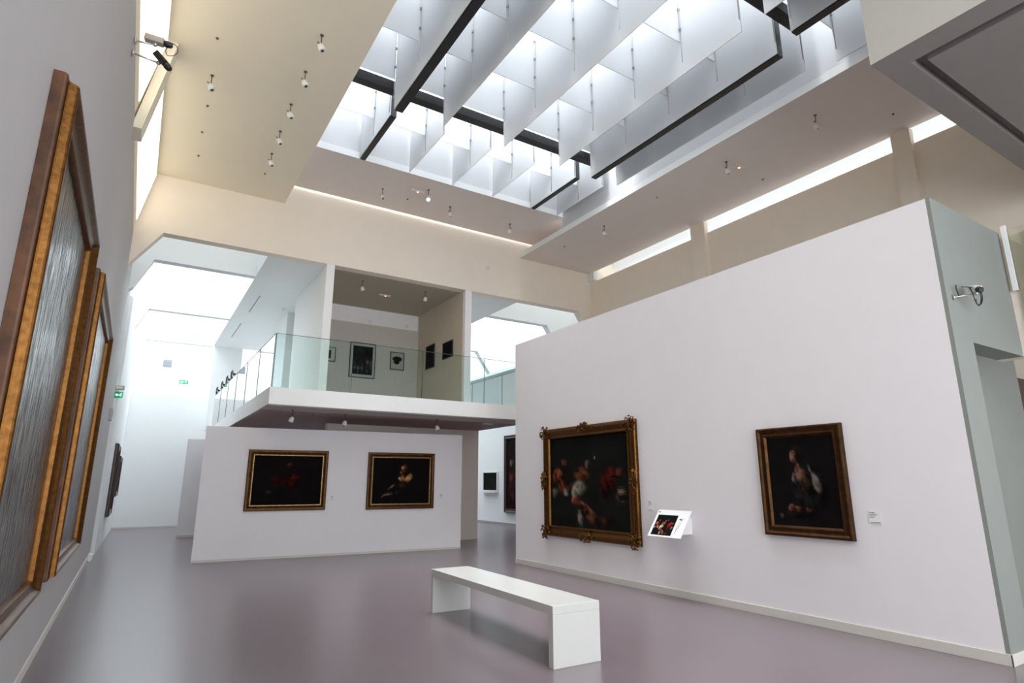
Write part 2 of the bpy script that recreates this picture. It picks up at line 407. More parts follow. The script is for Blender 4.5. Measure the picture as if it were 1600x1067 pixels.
# ---------------------------------------------------------------- skylight baffles
ordn = ['first', 'second', 'third', 'fourth', 'fifth', 'sixth', 'seventh', 'eighth']
bays = [
    ('far', [XL, 3.33, 4.47, 5.55, 6.65, 7.78, 8.60], 9.62, 11.46, 8.40, [10.55], 8.84, 11.0),
    ('middle', [XL, 3.13, 4.10, 5.40, 6.75, 7.60, 8.33], 4.42, 8.87, 8.00, [5.53, 6.62, 7.77, 8.865], 8.60, 11.0),
    ('near', [XL, 3.13, 4.10, 5.40, 6.75, 7.36, 8.55], -0.45, 4.04, 8.00, [0.6, 1.7, 2.9, 4.035], 8.60, 11.0),
]
rod_proto = None
def make_rod():
    r = thing('suspension_rod', 'x', 'rod')
    bm = bmesh.new(); bm_cyl(bm, (0, 0, -0.40), (0, 0, 2.3), 0.007, seg=8); obj('rod', bm, 'steel', r)
    for z in (0.22, 0.60, 0.98):
        bm = bmesh.new(); bm_lathe(bm, [(0.008, -0.02), (0.017, -0.012), (0.017, 0.002), (0.010, 0.006), (0.010, 0.012), (0.017, 0.016), (0.017, 0.028), (0.006, 0.035)], (0, 0, z), (0, 0, 1), 12)
        obj('coupler', bm, 'coupler', r)
    return r
for bname, xs, y0, y1, zb, ys, zc, zt in bays:
    for i, x in enumerate(xs):
        if i == 0: continue
        bm = bmesh.new(); bm_box(bm, x-0.005, x+0.005, y0, y1, zb, zt)
        o = obj('ceiling_baffle', bm, 'baffle')
        tag(o, 'long white ceiling baffle, %s from the left, %s skylight bay' % (ordn[i-1], bname), 'baffle', 'long white baffles under the skylight')
    for j, y in enumerate(ys):
        for i in range(len(xs)-1):
            bm = bmesh.new(); bm_box(bm, xs[i]+0.012, xs[i+1]-0.012, y-0.005, y+0.005, zc, zt)
            o = obj('cross_baffle', bm, 'baffle')
            tag(o, 'short white cross baffle, %s row, %s from the left, %s skylight bay' % (ordn[j], ordn[i], bname), 'baffle', 'short white cross baffles under the skylight')
    for j, y in enumerate([y0+0.03]+ys):
        for i, x in enumerate(xs):
            if i == 0: continue
            lab = 'thin suspension rod, %s from the left, %s row, %s skylight bay' % (ordn[i-1], ordn[j], bname)
            loc = (x-0.030, y-0.030, zc)
            if rod_proto is None:
                rod_proto = make_rod(); rod_proto.location = loc; rod_proto['label'] = lab; rod_proto['group'] = 'suspension rods of the baffles'
            else: dup(rod_proto, loc, None, lab, 'suspension rods of the baffles')
# black steel beams
def steel(lab, *d):
    bm = bmesh.new(); bm_box(bm, *d); tag(obj('steel_beam', bm, 'black', None, 0.004), lab, 'beam', 'black steel beams in the skylight')
for bname, x0, x1, y0, y1, z0 in (('far', 3.345, 3.45, 9.62, 11.46, 8.385), ('far', 7.795, 7.90, 9.62, 11.46, 8.385), ('middle', 3.145, 3.29, 4.42, 8.88, 7.985), ('middle', 7.615, 7.74, 4.42, 8.88, 7.985), ('near', 3.145, 3.29, -0.45, 4.04, 7.985), ('near', 7.375, 7.50, -0.45, 4.04, 7.985)):
    steel('black steel beam along the %s long baffle of the %s bay' % ('left' if x0 < 5 else 'right', bname), x0, x1, y0, y1, z0, z0+0.75)
steel('black cross beam between the far and middle skylight bays', XL+0.01, 8.0, 8.98, 9.16, 8.47, 8.65)
steel('black cross beam between the middle and near skylight bays', XL+0.01, 7.95, 4.12, 4.30, 8.42, 8.60)

# ---------------------------------------------------------------- glass balustrade
def pane(lab, p0, p1, z0=3.47, z1=4.61):
    p0, p1 = Vector(p0), Vector(p1); d = (p1-p0).normalized(); n = Vector((-d.y, d.x))*0.008
    t = thing('glass_balustrade_panel', lab, 'glass panel', (p0.x, p0.y, z0), group='glass panels around the balcony')
    q = [(-n).to_3d(), ((p1-p0)-n).to_3d(), ((p1-p0)+n).to_3d(), n.to_3d()]
    bm = bmesh.new()
    # one sheet of glass as a thin slab
    a = [bm.verts.new((v.x, v.y, 0)) for v in (Vector((0, 0, 0)), (p1-p0).to_3d())]; b = [bm.verts.new((v.co.x, v.co.y, z1-z0)) for v in a]
    bm.faces.new((a[0], a[1], b[1], b[0])); obj('pane', bm, 'glass', t)
    bm = bmesh.new()
    bm_prism(bm, [(v.x, v.y, z1-z0) for v in q], (0, 0, 0.008)); obj('top_edge', bm, 'glass_edge', t)
    bm = bmesh.new(); e = d*0.009
    bm_prism(bm, [(v.x+e.x*s+(1 if s else 0)*0, v.y+e.y*s, 0) for v, s in ((q[0], 0), (q[0], 1), (q[3], 1), (q[3], 0))], (0, 0, z1-z0)); obj('side_edge', bm, 'glass_edge', t)
fx = [2.19, 3.80, 5.46, 7.12, 8.73]
for i in range(4): pane('clear glass panel on the front edge of the balcony, %s from its left corner' % ordn[i], (fx[i], 12.63), (fx[i+1]-0.012, 12.63))
ly = [12.65, 14.4, 16.2, 18.0, 19.8, 21.6, 23.4]
for i in range(6): pane('clear glass panel on the left side of the balcony, %s from the front corner' % ordn[i], (2.18, ly[i]), (2.18, ly[i+1]-0.012))
for i in range(6): pane('clear glass panel on the right side of the balcony, %s from the front corner' % ordn[i], (8.72, ly[i]), (8.72, ly[i+1]-0.012))

# ---------------------------------------------------------------- bench
b = thing('bench', 'plain white bench with two solid slab legs on the grey floor', 'bench', (3.34, 4.63, 0), (0, 0, math.radians(-1.5)))
W, L, Hh, T = 0.53, 2.75, 0.52, 0.075
box_part('seat', 'bench', b, 0, W, 0, L, Hh-T, Hh, bevel=0.004)
box_part('leg', 'bench', b, 0, W, 0, T, 0, Hh-T, bevel=0.004)
box_part('leg', 'bench', b, 0, W, L-T, L, 0, Hh-T, bevel=0.004)

# ---------------------------------------------------------------- paintings
def canvas(name, w, h, fn, parent, m='canvas', z=0.0, nx=120, ny=120):
    """painted sheet in the local XY plane, centred; colours from fn(u, v) arrays, v up"""
    us = np.linspace(0, 1, nx+1); vs = np.linspace(0, 1, ny+1)
    Ug, Vg = np.meshgrid(us, vs)
    rgb = fn(Ug, Vg).reshape(-1, 3)
    verts = [((u-0.5)*w, (v-0.5)*h, z) for v in vs for u in us]
    faces = [(j*(nx+1)+i, j*(nx+1)+i+1, (j+1)*(nx+1)+i+1, (j+1)*(nx+1)+i) for j in range(ny) for i in range(nx)]
    me = bpy.data.meshes.new(name); me.from_pydata(verts, [], faces)
    ca = me.color_attributes.new('paint', 'FLOAT_COLOR', 'POINT')
    buf = np.ones((len(verts), 4), dtype=np.float32); buf[:, :3] = np.clip(rgb, 0, 1)
    ca.data.foreach_set('color', buf.ravel())
    me.materials.append(MT[m])
    o = bpy.data.objects.new(name, me); COL.objects.link(o); o.parent = parent
    return o
rng = np.random.RandomState(4)
def vnoise(U, V, f, seed):
    """smooth lattice noise in -1..1"""
    r = np.random.RandomState(seed); n = int(f)+3; g = r.uniform(-1, 1, (n, n))
    x = U*f; y = V*f; xi = np.clip(np.floor(x).astype(int), 0, n-2); yi = np.clip(np.floor(y).astype(int), 0, n-2)
    fx = x-xi; fy = y-yi; fx = fx*fx*(3-2*fx); fy = fy*fy*(3-2*fy)
    return (g[yi, xi]*(1-fx)+g[yi, xi+1]*fx)*(1-fy)+(g[yi+1, xi]*(1-fx)+g[yi+1, xi+1]*fx)*fy
def fbm(U, V, f, seed, octv=4):
    s_ = 0*U; a = 0.55
    for o in range(octv): s_ = s_+a*vnoise(U, V, f*2**o, seed+o*13); a *= 0.55
    return s_
def paint(bg, blobs, seed=0, var=0.3, warp=0.022, k0=1.0):
    def fn(U, V):
        img = np.array(bg)[None, None, :]*(1+2*var*fbm(U, V, 5, seed))[..., None]
        Uw = U+warp*fbm(U, V, 9, seed+1); Vw = V+warp*fbm(U, V, 9, seed+2)
        fold = fbm(Uw+0.4*Vw, 0.35*Vw, 26, seed+5)
        mod = np.clip(0.55+0.9*fbm(U, V, 11, seed+3)+0.75*fold, 0.06, 1.35)
        for u, v, ru, rv, ang, c, soft in blobs:
            a = math.radians(ang); du, dv = Uw-u, Vw-v
            x = (du*math.cos(a)+dv*math.sin(a))/ru; y = (-du*math.sin(a)+dv*math.cos(a))/rv
            d = np.sqrt(x*x+y*y)
            k = 1/(1+np.exp(np.clip((d-0.95)/max(soft*0.45, 1e-3), -40, 40)))
            shade = np.clip(0.85-0.65*x+0.35*y, 0.08, 1.5)*(mod if max(ru, rv) > 0.04 else 0.5+0.5*mod)
            img = img*(1-k)[..., None]+np.array(c)[None, None, :]*k0*k[..., None]*shade[..., None]
        return img
    return fn

def bm_frame(bm, w, h, prof, side_mi=0, mis=None):
    """mitred moulding; prof = [(inset, height)] from the outer back edge inwards"""
    rings = []
    for ins, z in prof:
        x, y = w/2-ins, h/2-ins
        rings.append([bm.verts.new(p) for p in ((-x, -y, z), (x, -y, z), (x, y, z), (-x, y, z))])
    for i in range(len(rings)-1):
        for k in range(4):
            f = bm.faces.new((rings[i][k], rings[i][(k+1) % 4], rings[i+1][(k+1) % 4], rings[i+1][k]))
            f.material_index = mis[i] if mis else 0
    rings2 = (rings[-1], rings[0])
    for k in range(4):
        bm.faces.new((rings2[0][k], rings2[0][(k+1) % 4], rings2[1][(k+1) % 4], rings2[1][k]))
def smooth_prof(pts, n=4):
    out = []
    P = [Vector((a, b, 0)) for a, b in pts]
    for i in range(len(P)-1):
        p0 = P[max(i-1, 0)]; p1 = P[i]; p2 = P[i+1]; p3 = P[min(i+2, len(P)-1)]
        for j in range(n):
            t = j/n
            q = 0.5*((2*p1)+(-p0+p2)*t+(2*p0-5*p1+4*p2-p3)*t*t+(-p0+3*p1-3*p2+p3)*t*t*t)
            out.append((q.x, q.y))
    out.append(pts[-1]); return out
ROT_L = (math.pi/2, 0, math.pi/2)      # faces +X
ROT_R = (math.pi/2, 0, -math.pi/2)     # faces -X
ROT_F = (math.pi/2, 0, 0)              # faces -Y
def framed(name, label, loc, rot, w, h, prof, mats, mis, fn, cm='canvas', canvas_z=0.02, group=None, cat='painting', n=120, extra=None):
    t = thing(name, label, cat, loc, rot, group)
    bm = bmesh.new(); bm_frame(bm, w, h, prof, mis=mis)
    obj('frame', bm, mats, t)
    iw = prof[-1][0]
    canvas('canvas', w-2*iw+0.01, h-2*iw+0.01, fn, t, cm, canvas_z, n, n)
    if extra: extra(t)
    return t

# big gilded pictures on the left wall
P_out = [(0, 0), (0.0, 0.045), (0.006, 0.058), (0.016, 0.062), (0.026, 0.064), (0.032, 0.080), (0.036, 0.098), (0.046, 0.110), (0.060, 0.108), (0.072, 0.094), (0.088, 0.074), (0.108, 0.064), (0.122, 0.062), (0.130, 0.066), (0.140, 0.060), (0.146, 0.035), (0.146, 0.02)]
def mis_for(prof, side='s'):
    return [0 if (i < 2) else 1 for i in range(len(prof)-1)]
P1 = smooth_prof(P_out, 2)
m1 = [0 if a[0] < 0.004 else 1 for a in P1[:-1]]
dark_bg = paint((0.020, 0.018, 0.017), [(0.55, 0.35, 0.35, 0.25, 20, (0.035, 0.024, 0.018), 0.4), (0.3, 0.25, 0.1, 0.2, 10, (0.06, 0.04, 0.035), 0.5), (0.7, 0.75, 0.2, 0.15, 0, (0.05, 0.05, 0.05), 0.6)], 3, 0.4)
framed('painting', 'very large dark varnished canvas in a thick gold frame, nearest on the left wall', (-0.578, 4.65, 2.19), ROT_L, 2.52, 2.86, P1, ['gold_side', 'gold'], m1, dark_bg, 'canvas_gloss', 0.03)
framed('painting', 'tall varnished canvas in a gold frame, second along the left wall', (-0.578, 8.60, 2.22), ROT_L, 3.30, 2.96, P1, ['gold_side', 'gold'], m1, paint((0.022, 0.022, 0.025), [(0.5, 0.3, 0.3, 0.3, 0, (0.03, 0.02, 0.02), 0.5)], 5, 0.4), 'canvas_gloss', 0.03)
# small dark pictures further down the left wall
P_s = smooth_prof([(0, 0), (0, 0.07), (0.03, 0.10), (0.08, 0.08), (0.13, 0.09), (0.15, 0.05), (0.15, 0.03)], 2)
ms = [0]*(len(P_s)-1)
far_rot = (math.pi/2, 0, math.pi/2-math.atan2(0.115, 9.4))
framed('painting', 'tall dark framed picture past the second gold frame on the left wall', (-0.462, 20.3, 1.68), far_rot, 1.9, 1.92, P_s, ['dark_wood'], ms, paint((0.03, 0.012, 0.010), [], 6), 'canvas', 0.03, n=30)
framed('painting', 'smaller dark framed picture, last along the left wall', (-0.424, 23.4, 1.80), far_rot, 1.9, 1.25, P_s, ['dark_wood'], ms, paint((0.03, 0.02, 0.015), [], 8), 'canvas', 0.03, n=30)

SK = (0.30, 0.10, 0.045); SKD = (0.16, 0.05, 0.025); WH = (0.22, 0.19, 0.15); RD = (0.16, 0.008, 0.006)
# ornate frame picture on the right partition
def figures(k=1.0, sat=1.0):
    c = lambda t: tuple(x*k for x in t)
    return [
        (0.16, 0.50, 0.075, 0.15, 10, c((0.20, 0.055, 0.022)), 0.18),     # left figure torso
        (0.20, 0.70, 0.035, 0.055, 0, c((0.13, 0.05, 0.035)), 0.2),      # head
        (0.07, 0.55, 0.03, 0.10, -12, c((0.16, 0.035, 0.015)), 0.2),
        (0.06, 0.36, 0.05, 0.06, 0, c((0.17, 0.15, 0.11)), 0.3),
        (0.25, 0.43, 0.09, 0.03, 25, c((0.14, 0.04, 0.02)), 0.3),
        (0.22, 0.38, 0.035, 0.045, 30, c((0.16, 0.17, 0.17)), 0.2),
        (0.43, 0.56, 0.11, 0.075, -35, c((0.18, 0.06, 0.025)), 0.2),     # bending figure
        (0.50, 0.68, 0.03, 0.05, 0, c((0.20, 0.13, 0.09)), 0.25),
        (0.40, 0.42, 0.085, 0.085, -20, c((0.30, 0.27, 0.20)), 0.2),     # pale cloth
        (0.34, 0.36, 0.04, 0.07, 0, c((0.24, 0.21, 0.15)), 0.25),
        (0.34, 0.29, 0.05, 0.04, 0, c((0.20, 0.045, 0.03)), 0.25),
        (0.52, 0.15, 0.20, 0.06, -40, c((0.22, 0.075, 0.04)), 0.2),      # reclining figure
        (0.41, 0.12, 0.035, 0.09, 0, c((0.20, 0.17, 0.13)), 0.35),
        (0.60, 0.75, 0.008, 0.018, 0, c((0.45, 0.45, 0.38)), 0.3),
        (0.76, 0.47, 0.085, 0.17, -10, c((0.09*sat, 0.006, 0.005)), 0.3),   # red drapery
        (0.90, 0.36, 0.06, 0.07, 0, c((0.15, 0.11, 0.07)), 0.35),
        (0.90, 0.60, 0.04, 0.05, 0, c((0.07, 0.02, 0.015)), 0.4),
        (0.72, 0.08, 0.10, 0.04, 20, c((0.06, 0.015, 0.008)), 0.4)]
P_orn = smooth_prof([(0, 0), (0, 0.05), (0.02, 0.075), (0.06, 0.085), (0.10, 0.075), (0.14, 0.06), (0.165, 0.075), (0.185, 0.07), (0.20, 0.04), (0.20, 0.02)], 2)
def ornament(t, name, cx, cy, w, h, z, seed, mi='gold'):
    r = random.Random(seed); bm = bmesh.new()
    n = 26
    for k in range(n):
        a = r.uniform(0, 2*math.pi); q = math.sqrt(r.random())
        x = cx+math.cos(a)*q*w/2; y = cy+math.sin(a)*q*h/2
        s = r.uniform(0.016, 0.032)*(1.15-0.4*q)
        bm_ball(bm, (x, y, z+r.uniform(-0.01, 0.015)), s, 1, 0, (r.uniform(0.7, 1.4), r.uniform(0.7, 1.4), 0.8))
    # curled leaves
    for k in range(6):
        a = 2*math.pi*k/6+r.uniform(-0.2, 0.2); pts = []
        for j in range(7):
            q = j/6; aa = a+q*1.1; pts.append((cx+math.cos(aa)*q*w*0.50, cy+math.sin(aa)*q*h*0.50, z+0.02*math.sin(q*3.1)))
        bm_tube(bm, pts, 0.011, 6)
    return obj(name, bm, mi, t)
def orn_extra(t, W=2.60, H=2.02):
    for sx in (-1, 1):
        for sy in (-1, 1):
            ornament(t, 'corner_ornament', sx*(W/2-0.08), sy*(H/2-0.07), 0.30, 0.26, 0.09, 10+sx+3*sy)
            bmx = bmesh.new()
    ornament(t, 'edge_ornament', 0.0, H/2-0.035, 0.36, 0.17, 0.09, 31)
    ornament(t, 'edge_ornament', 0.0, -H/2+0.05, 0.36, 0.17, 0.09, 32)
    ornament(t, 'edge_ornament', -W/2+0.05, 0.0, 0.17, 0.40, 0.09, 33)
    ornament(t, 'edge_ornament', W/2-0.05, 0.0, 0.17, 0.40, 0.09, 34)
framed('painting', 'large dark figure painting in an ornate carved gold frame with corner scrolls', (6.847, 8.36, 1.615), ROT_R, 2.56, 1.98, P_orn, ['gold'], [0]*(len(P_orn)-1), paint((0.006, 0.0065, 0.0055), figures(0.85), 11, 0.3), 'canvas', 0.03, n=220, extra=lambda t: orn_extra(t, 2.56, 1.98))
# portrait on the right partition
P_p = smooth_prof([(0, 0), (0, 0.05), (0.012, 0.065), (0.03, 0.068), (0.05, 0.05), (0.075, 0.045), (0.095, 0.052), (0.105, 0.048), (0.12, 0.030), (0.13, 0.02)], 2)
portrait = [
    (0.62, 0.40, 0.26, 0.28, 0, (0.010, 0.009, 0.009), 0.15),
    (0.45, 0.80, 0.10, 0.10, 0, (0.018, 0.010, 0.007), 0.2),
    (0.41, 0.765, 0.062, 0.085, 12, (0.17, 0.085, 0.060), 0.12),
    (0.45, 0.63, 0.05, 0.06, 0, (0.13, 0.06, 0.04), 0.15),
    (0.50, 0.555, 0.085, 0.075, 0, (0.16, 0.075, 0.045), 0.15),
    (0.38, 0.51, 0.042, 0.085, -10, (0.12, 0.10, 0.10), 0.2),
    (0.55, 0.45, 0.10, 0.10, 0, (0.035, 0.020, 0.010), 0.2),
    (0.70, 0.52, 0.035, 0.15, 30, (0.17, 0.15, 0.14), 0.2),
    (0.72, 0.46, 0.06, 0.10, 20, (0.12, 0.10, 0.085), 0.2),
    (0.46, 0.185, 0.16, 0.035, -6, (0.14, 0.055, 0.035), 0.15),
    (0.31, 0.195, 0.065, 0.05, 0, (0.13, 0.055, 0.038), 0.15),
    (0.30, 0.12, 0.3, 0.04, 0, (0.012, 0.008, 0.005), 0.3),
    (0.15, 0.10, 0.03, 0.03, 0, (0.05, 0.045, 0.04), 0.3),
    (0.385, 0.78, 0.012, 0.006, 0, (0.03, 0.012, 0.01), 0.3), (0.43, 0.775, 0.012, 0.006, 0, (0.03, 0.012, 0.01), 0.3),
    (0.405, 0.725, 0.018, 0.006, 0, (0.11, 0.02, 0.018), 0.3)]
framed('painting', 'dark portrait of a seated woman with clasped hands in a brown gilt frame', (6.847, 4.31, 1.615), ROT_R, 1.10, 1.30, P_p, ['brown_wood'], [0]*(len(P_p)-1), paint((0.005, 0.004, 0.004), portrait, 14, 0.2), 'canvas', 0.025, n=220)
# two pictures on the low partition
low_rot = (math.pi/2, 0, math.atan2(13.79-14.31, 7.15-1.24))
def low_at(x, z):
    y = 14.31+(x-1.24)*(13.79-14.31)/(7.15-1.24); return (x, y-0.004, z)
P_l = smooth_prof([(0, 0), (0, 0.05), (0.02, 0.06), (0.06, 0.055), (0.09, 0.035), (0.11, 0.045), (0.125, 0.04), (0.13, 0.02)], 2)
ml = [1 if 0.085 < a[0] < 0.128 else 0 for a in P_l[:-1]]
framed('painting', 'dark canvas with a red glow in a gold frame, left on the low partition', low_at(2.97, 1.655), low_rot, 1.70, 1.31, P_l, ['brown_wood', 'gold_light'], ml,
       paint((0.004, 0.003, 0.003), [(0.60, 0.46, 0.075, 0.14, 0, (0.22, 0.008, 0.006), 0.2), (0.45, 0.48, 0.18, 0.10, 0, (0.03, 0.002, 0.002), 0.4), (0.52, 0.83, 0.025, 0.025, 20, (0.32, 0.09, 0.05), 0.3), (0.53, 0.80, 0.05, 0.07, 0, (0.03, 0.01, 0.008), 0.4), (0.24, 0.24, 0.04, 0.03, -30, (0.03, 0.028, 0.025), 0.4)], 21, 0.2), 'canvas', 0.03, n=180)
framed('painting', 'dark canvas of a bare-shouldered woman in a gold frame, right on the low partition', low_at(5.57, 1.645), low_rot, 1.66, 1.32, P_l, ['brown_wood', 'gold_light'], ml,
       paint((0.004, 0.003, 0.003), [(0.55, 0.75, 0.07, 0.11, 0, (0.05, 0.012, 0.006), 0.2), (0.525, 0.76, 0.035, 0.065, 10, (0.42, 0.19, 0.09), 0.15), (0.49, 0.66, 0.03, 0.04, 0, (0.20, 0.08, 0.04), 0.2), (0.51, 0.55, 0.055, 0.075, 20, (0.42, 0.20, 0.07), 0.15), (0.62, 0.54, 0.055, 0.11, -25, (0.40, 0.19, 0.08), 0.18), (0.56, 0.42, 0.10, 0.08, 0, (0.03, 0.012, 0.006), 0.3), (0.32, 0.34, 0.022, 0.10, -35, (0.20, 0.09, 0.05), 0.25), (0.26, 0.20, 0.10, 0.02, 30, (0.12, 0.09, 0.06), 0.3), (0.38, 0.22, 0.14, 0.015, 18, (0.10, 0.07, 0.04), 0.3)], 25, 0.2), 'canvas', 0.03, n=180)
# right back gallery pictures
framed('painting', 'small dark picture in a white frame in the gallery beyond the balcony', (12.497, 21.5, 1.64), ROT_R, 1.15, 0.76, [(0, 0), (0, 0.06), (0.03, 0.06), (0.03, 0.02)], ['paper'], [0]*3, paint((0.006, 0.008, 0.006), [], 31), 'canvas', 0.03, n=20)
framed('painting', 'tall dark reddish picture cut off by the partition edge in the gallery beyond', (12.497, 19.3, 1.94), ROT_R, 2.1, 2.95, P_s, ['dark_wood'], ms, paint((0.012, 0.006, 0.006), [(0.2, 0.65, 0.08, 0.05, 0, (0.20, 0.14, 0.13), 0.3), (0.2, 0.45, 0.1, 0.06, 0, (0.13, 0.03, 0.03), 0.4), (0.3, 0.15, 0.4, 0.15, 0, (0.05, 0.01, 0.01), 0.5)], 33), 'canvas', 0.03, n=60)
box = thing('wall_shelf', 'small white shelf under the dark picture in the far gallery', 'shelf', (12.49, 21.5, 1.20))
box_part('board', 'paper', box, -0.16, 0, -0.6, 0.6, 0, 0.03)

# framed works upstairs
P_thin = [(0, 0), (0, 0.03), (0.02, 0.03), (0.02, 0.015)]
def passepartout(inner, m0, m1_, bgc=(0.42, 0.42, 0.38)):
    def fn(U, V):
        img = inner(U, V)
        k = ((U < m0) | (U > 1-m0) | (V < m1_) | (V > 1-m1_))[..., None]
        return np.where(k, np.array(bgc)[None, None, :], img)
    return fn
yk = 16.686
def upf(lab, x0, x1, z0, z1, fn, n=90):
    return framed('framed_print', lab, ((x0+x1)/2, yk, (z0+z1)/2), ROT_F, x1-x0, z1-z0, P_thin, ['black_plastic'], [0]*3, fn, 'canvas', 0.018, cat='picture', n=n)
crowd = paint((0.010, 0.010, 0.010), [(0.22, 0.35, 0.07, 0.18, 0, (0.12, 0.12, 0.11), 0.5), (0.36, 0.22, 0.06, 0.12, 0, (0.14, 0.14, 0.13), 0.5), (0.5, 0.28, 0.05, 0.12, 0, (0.12, 0.12, 0.12), 0.5), (0.72, 0.33, 0.07, 0.18, 0, (0.13, 0.13, 0.12), 0.5), (0.84, 0.30, 0.03, 0.2, 0, (0.10, 0.10, 0.10), 0.5), (0.45, 0.75, 0.4, 0.08, 10, (0.03, 0.03, 0.03), 0.6)], 41, 0.8)
upf('large black and white print with white mount in a black frame, upstairs back wall', 4.93, 5.70, 4.56, 5.60, passepartout(crowd, 0.10, 0.08))
upf('small print with a black ink blot in a black frame, upstairs back wall', 6.16, 6.60, 4.90, 5.44, passepartout(paint((0.40, 0.39, 0.33), [(0.5, 0.62, 0.40, 0.17, 0, (0.006, 0.006, 0.006), 0.08), (0.45, 0.42, 0.25, 0.12, 0, (0.006, 0.006, 0.006), 0.12)], 43, 0.05), 0.04, 0.04))
upf('small white mounted print half hidden by the upstairs left pillar wall', 4.10, 4.52, 4.95, 5.37, passepartout(paint((0.03, 0.03, 0.03), [], 44), 0.28, 0.20, (0.5, 0.5, 0.48)), 30)
framed('framed_print', 'black framed dark print, nearer the corner on the upstairs right wall', (7.048, 15.72, 5.21), ROT_R, 0.58, 0.70, P_thin, ['black_plastic'], [0]*3, paint((0.012, 0.010, 0.010), [], 45), 'canvas', 0.018, cat='picture', n=20)
framed('framed_print', 'small black framed dark print, nearer the opening on the upstairs right wall', (7.048, 14.55, 5.20), ROT_R, 0.62, 0.47, P_thin, ['black_plastic'], [0]*3, paint((0.010, 0.009, 0.009), [], 46), 'canvas', 0.018, cat='picture', n=20)

# ---------------------------------------------------------------- wall labels and the tilted reading panel
def plaque(lab, loc, rot, w=0.11, h=0.145, bold=True):
    t = thing('wall_label', lab, 'label', loc, rot)
    bm = bmesh.new(); bm_box(bm, -w/2, w/2, -h/2, h/2, 0, 0.004); obj('card', bm, 'paper', t)
    bm = bmesh.new()
    for i, (a, b_, hh) in enumerate(((0.05, 0.48, 0.008), (0.05, 0.68, 0.006), (0.05, 0.55, 0.005), (0.05, 0.35, 0.004))):
        y = h/2-0.025-i*0.017
        x = -w/2+a*w
        while x < -w/2+b_*w:
            l = 0.006+0.006*((i*7+int(x*1000)) % 3)
            bm_box(bm, x, x+l, y, y+hh, 0.004, 0.0046); x += l+0.003
    bm_box(bm, -w/2+0.01, w/2-0.01, -h/2+0.004, -h/2+0.008, 0.004, 0.0046)
    obj('printed_text', bm, 'ink', t)
plaque('small white wall label right of the ornate gold frame, above the reading panel', (6.846, 6.86, 1.25), ROT_R)
plaque('white wall label with black print right of the portrait', (6.846, 3.53, 1.235), ROT_R, 0.12, 0.13)
plaque('tiny white label right of the red glowing picture on the low partition', low_at(3.98, 1.26), low_rot, 0.11, 0.10)
plaque('tiny white label right of the picture of the woman, low partition', low_at(6.62, 1.28), low_rot, 0.11, 0.10)
rp = thing('reading_panel', 'white tilted reading panel on the wall with a colour reproduction of the painting', 'information panel', (6.85, 6.35, 0.83))
# board: top edge near the wall, bottom edge out in the room (local coordinates)
ax = Vector((0, -1, 0)); tilt = Vector((0.27, 0, 0.365)).normalized(); nrm = ax.cross(tilt)
bw, bh = 0.63, 0.45
M4 = Matrix.Identity(4)
for i in range(3): M4[i][0], M4[i][1], M4[i][2] = ax[i], tilt[i], nrm[i]
cpos = Vector((-0.335, -0.03, 0.01))+tilt*bh/2
M4[0][3], M4[1][3], M4[2][3] = cpos
def on_board(o): o.matrix_local = M4; return o
bm = bmesh.new(); bm_box(bm, -bw/2, bw/2, -bh/2, bh/2, -0.012, 0); bd = obj('board', bm, 'paper', rp, 0.002); on_board(bd)
rep = canvas('picture', 0.385, 0.335, paint((0.004, 0.004, 0.004), [(u, v, a, b_, c, tuple(min(1, q*2.6) for q in d), s) for u, v, a, b_, c, d, s in figures(1.0, 2.2)], 11, 0.2), bd, 'canvas', 0.0015, 90, 90)
rep.location = (-0.075, -0.03, 0)
bm = bmesh.new()
bm_cyl(bm, (-0.272, 0.185, 0), (-0.272, 0.185, 0.001), 0.012, seg=16); obj('round_logo', bm, 'ink', bd); bm = bmesh.new()
for i in range(3): bm_box(bm, 0.17+0.003*i, 0.24-0.012*i, 0.085-0.012*i, 0.088-0.012*i, 0.0, 0.001)
bm2 = bmesh.new(); bm_tube(bm2, [(0.17, 0.075, 0.002), (0.19, 0.078, 0.002), (0.212, 0.066, 0.002)], 0.005, 6); obj('black_stroke', bm2, 'ink', bd)
obj('printed_text', bm, 'ink', bd)
bm = bmesh.new(); bm_tube(bm, [(0.185, 0.07, 0.0), (0.182, 0.03, 0.0), (0.178, -0.03, 0.0), (0.17, -0.10, 0.0)], 0.0022, 6); bm_tube(bm, [(0.215, 0.06, 0.0), (0.205, 0.0, 0.0), (0.195, -0.05, 0.0)], 0.0022, 6)
obj('grey_line_drawing', bm, 'gray_ink', bd)
bm = bmesh.new(); bm_tube(bm, [(0.20, -0.05, 0.0), (0.185, -0.075, 0.0), (0.175, -0.12, 0.0), (0.172, -0.16, 0.0)], 0.003, 6)
obj('red_line_drawing', bm, 'red', bd)
for yy in (-0.27, 0.24):
    bm = bmesh.new(); bm_prism(bm, [(0, yy, 0.05), (0, yy, 0.27), (-0.12, yy, 0.28), (-0.28, yy, 0.05)], (0, 0.006, 0)); obj('bracket', bm, 'paper', rp)

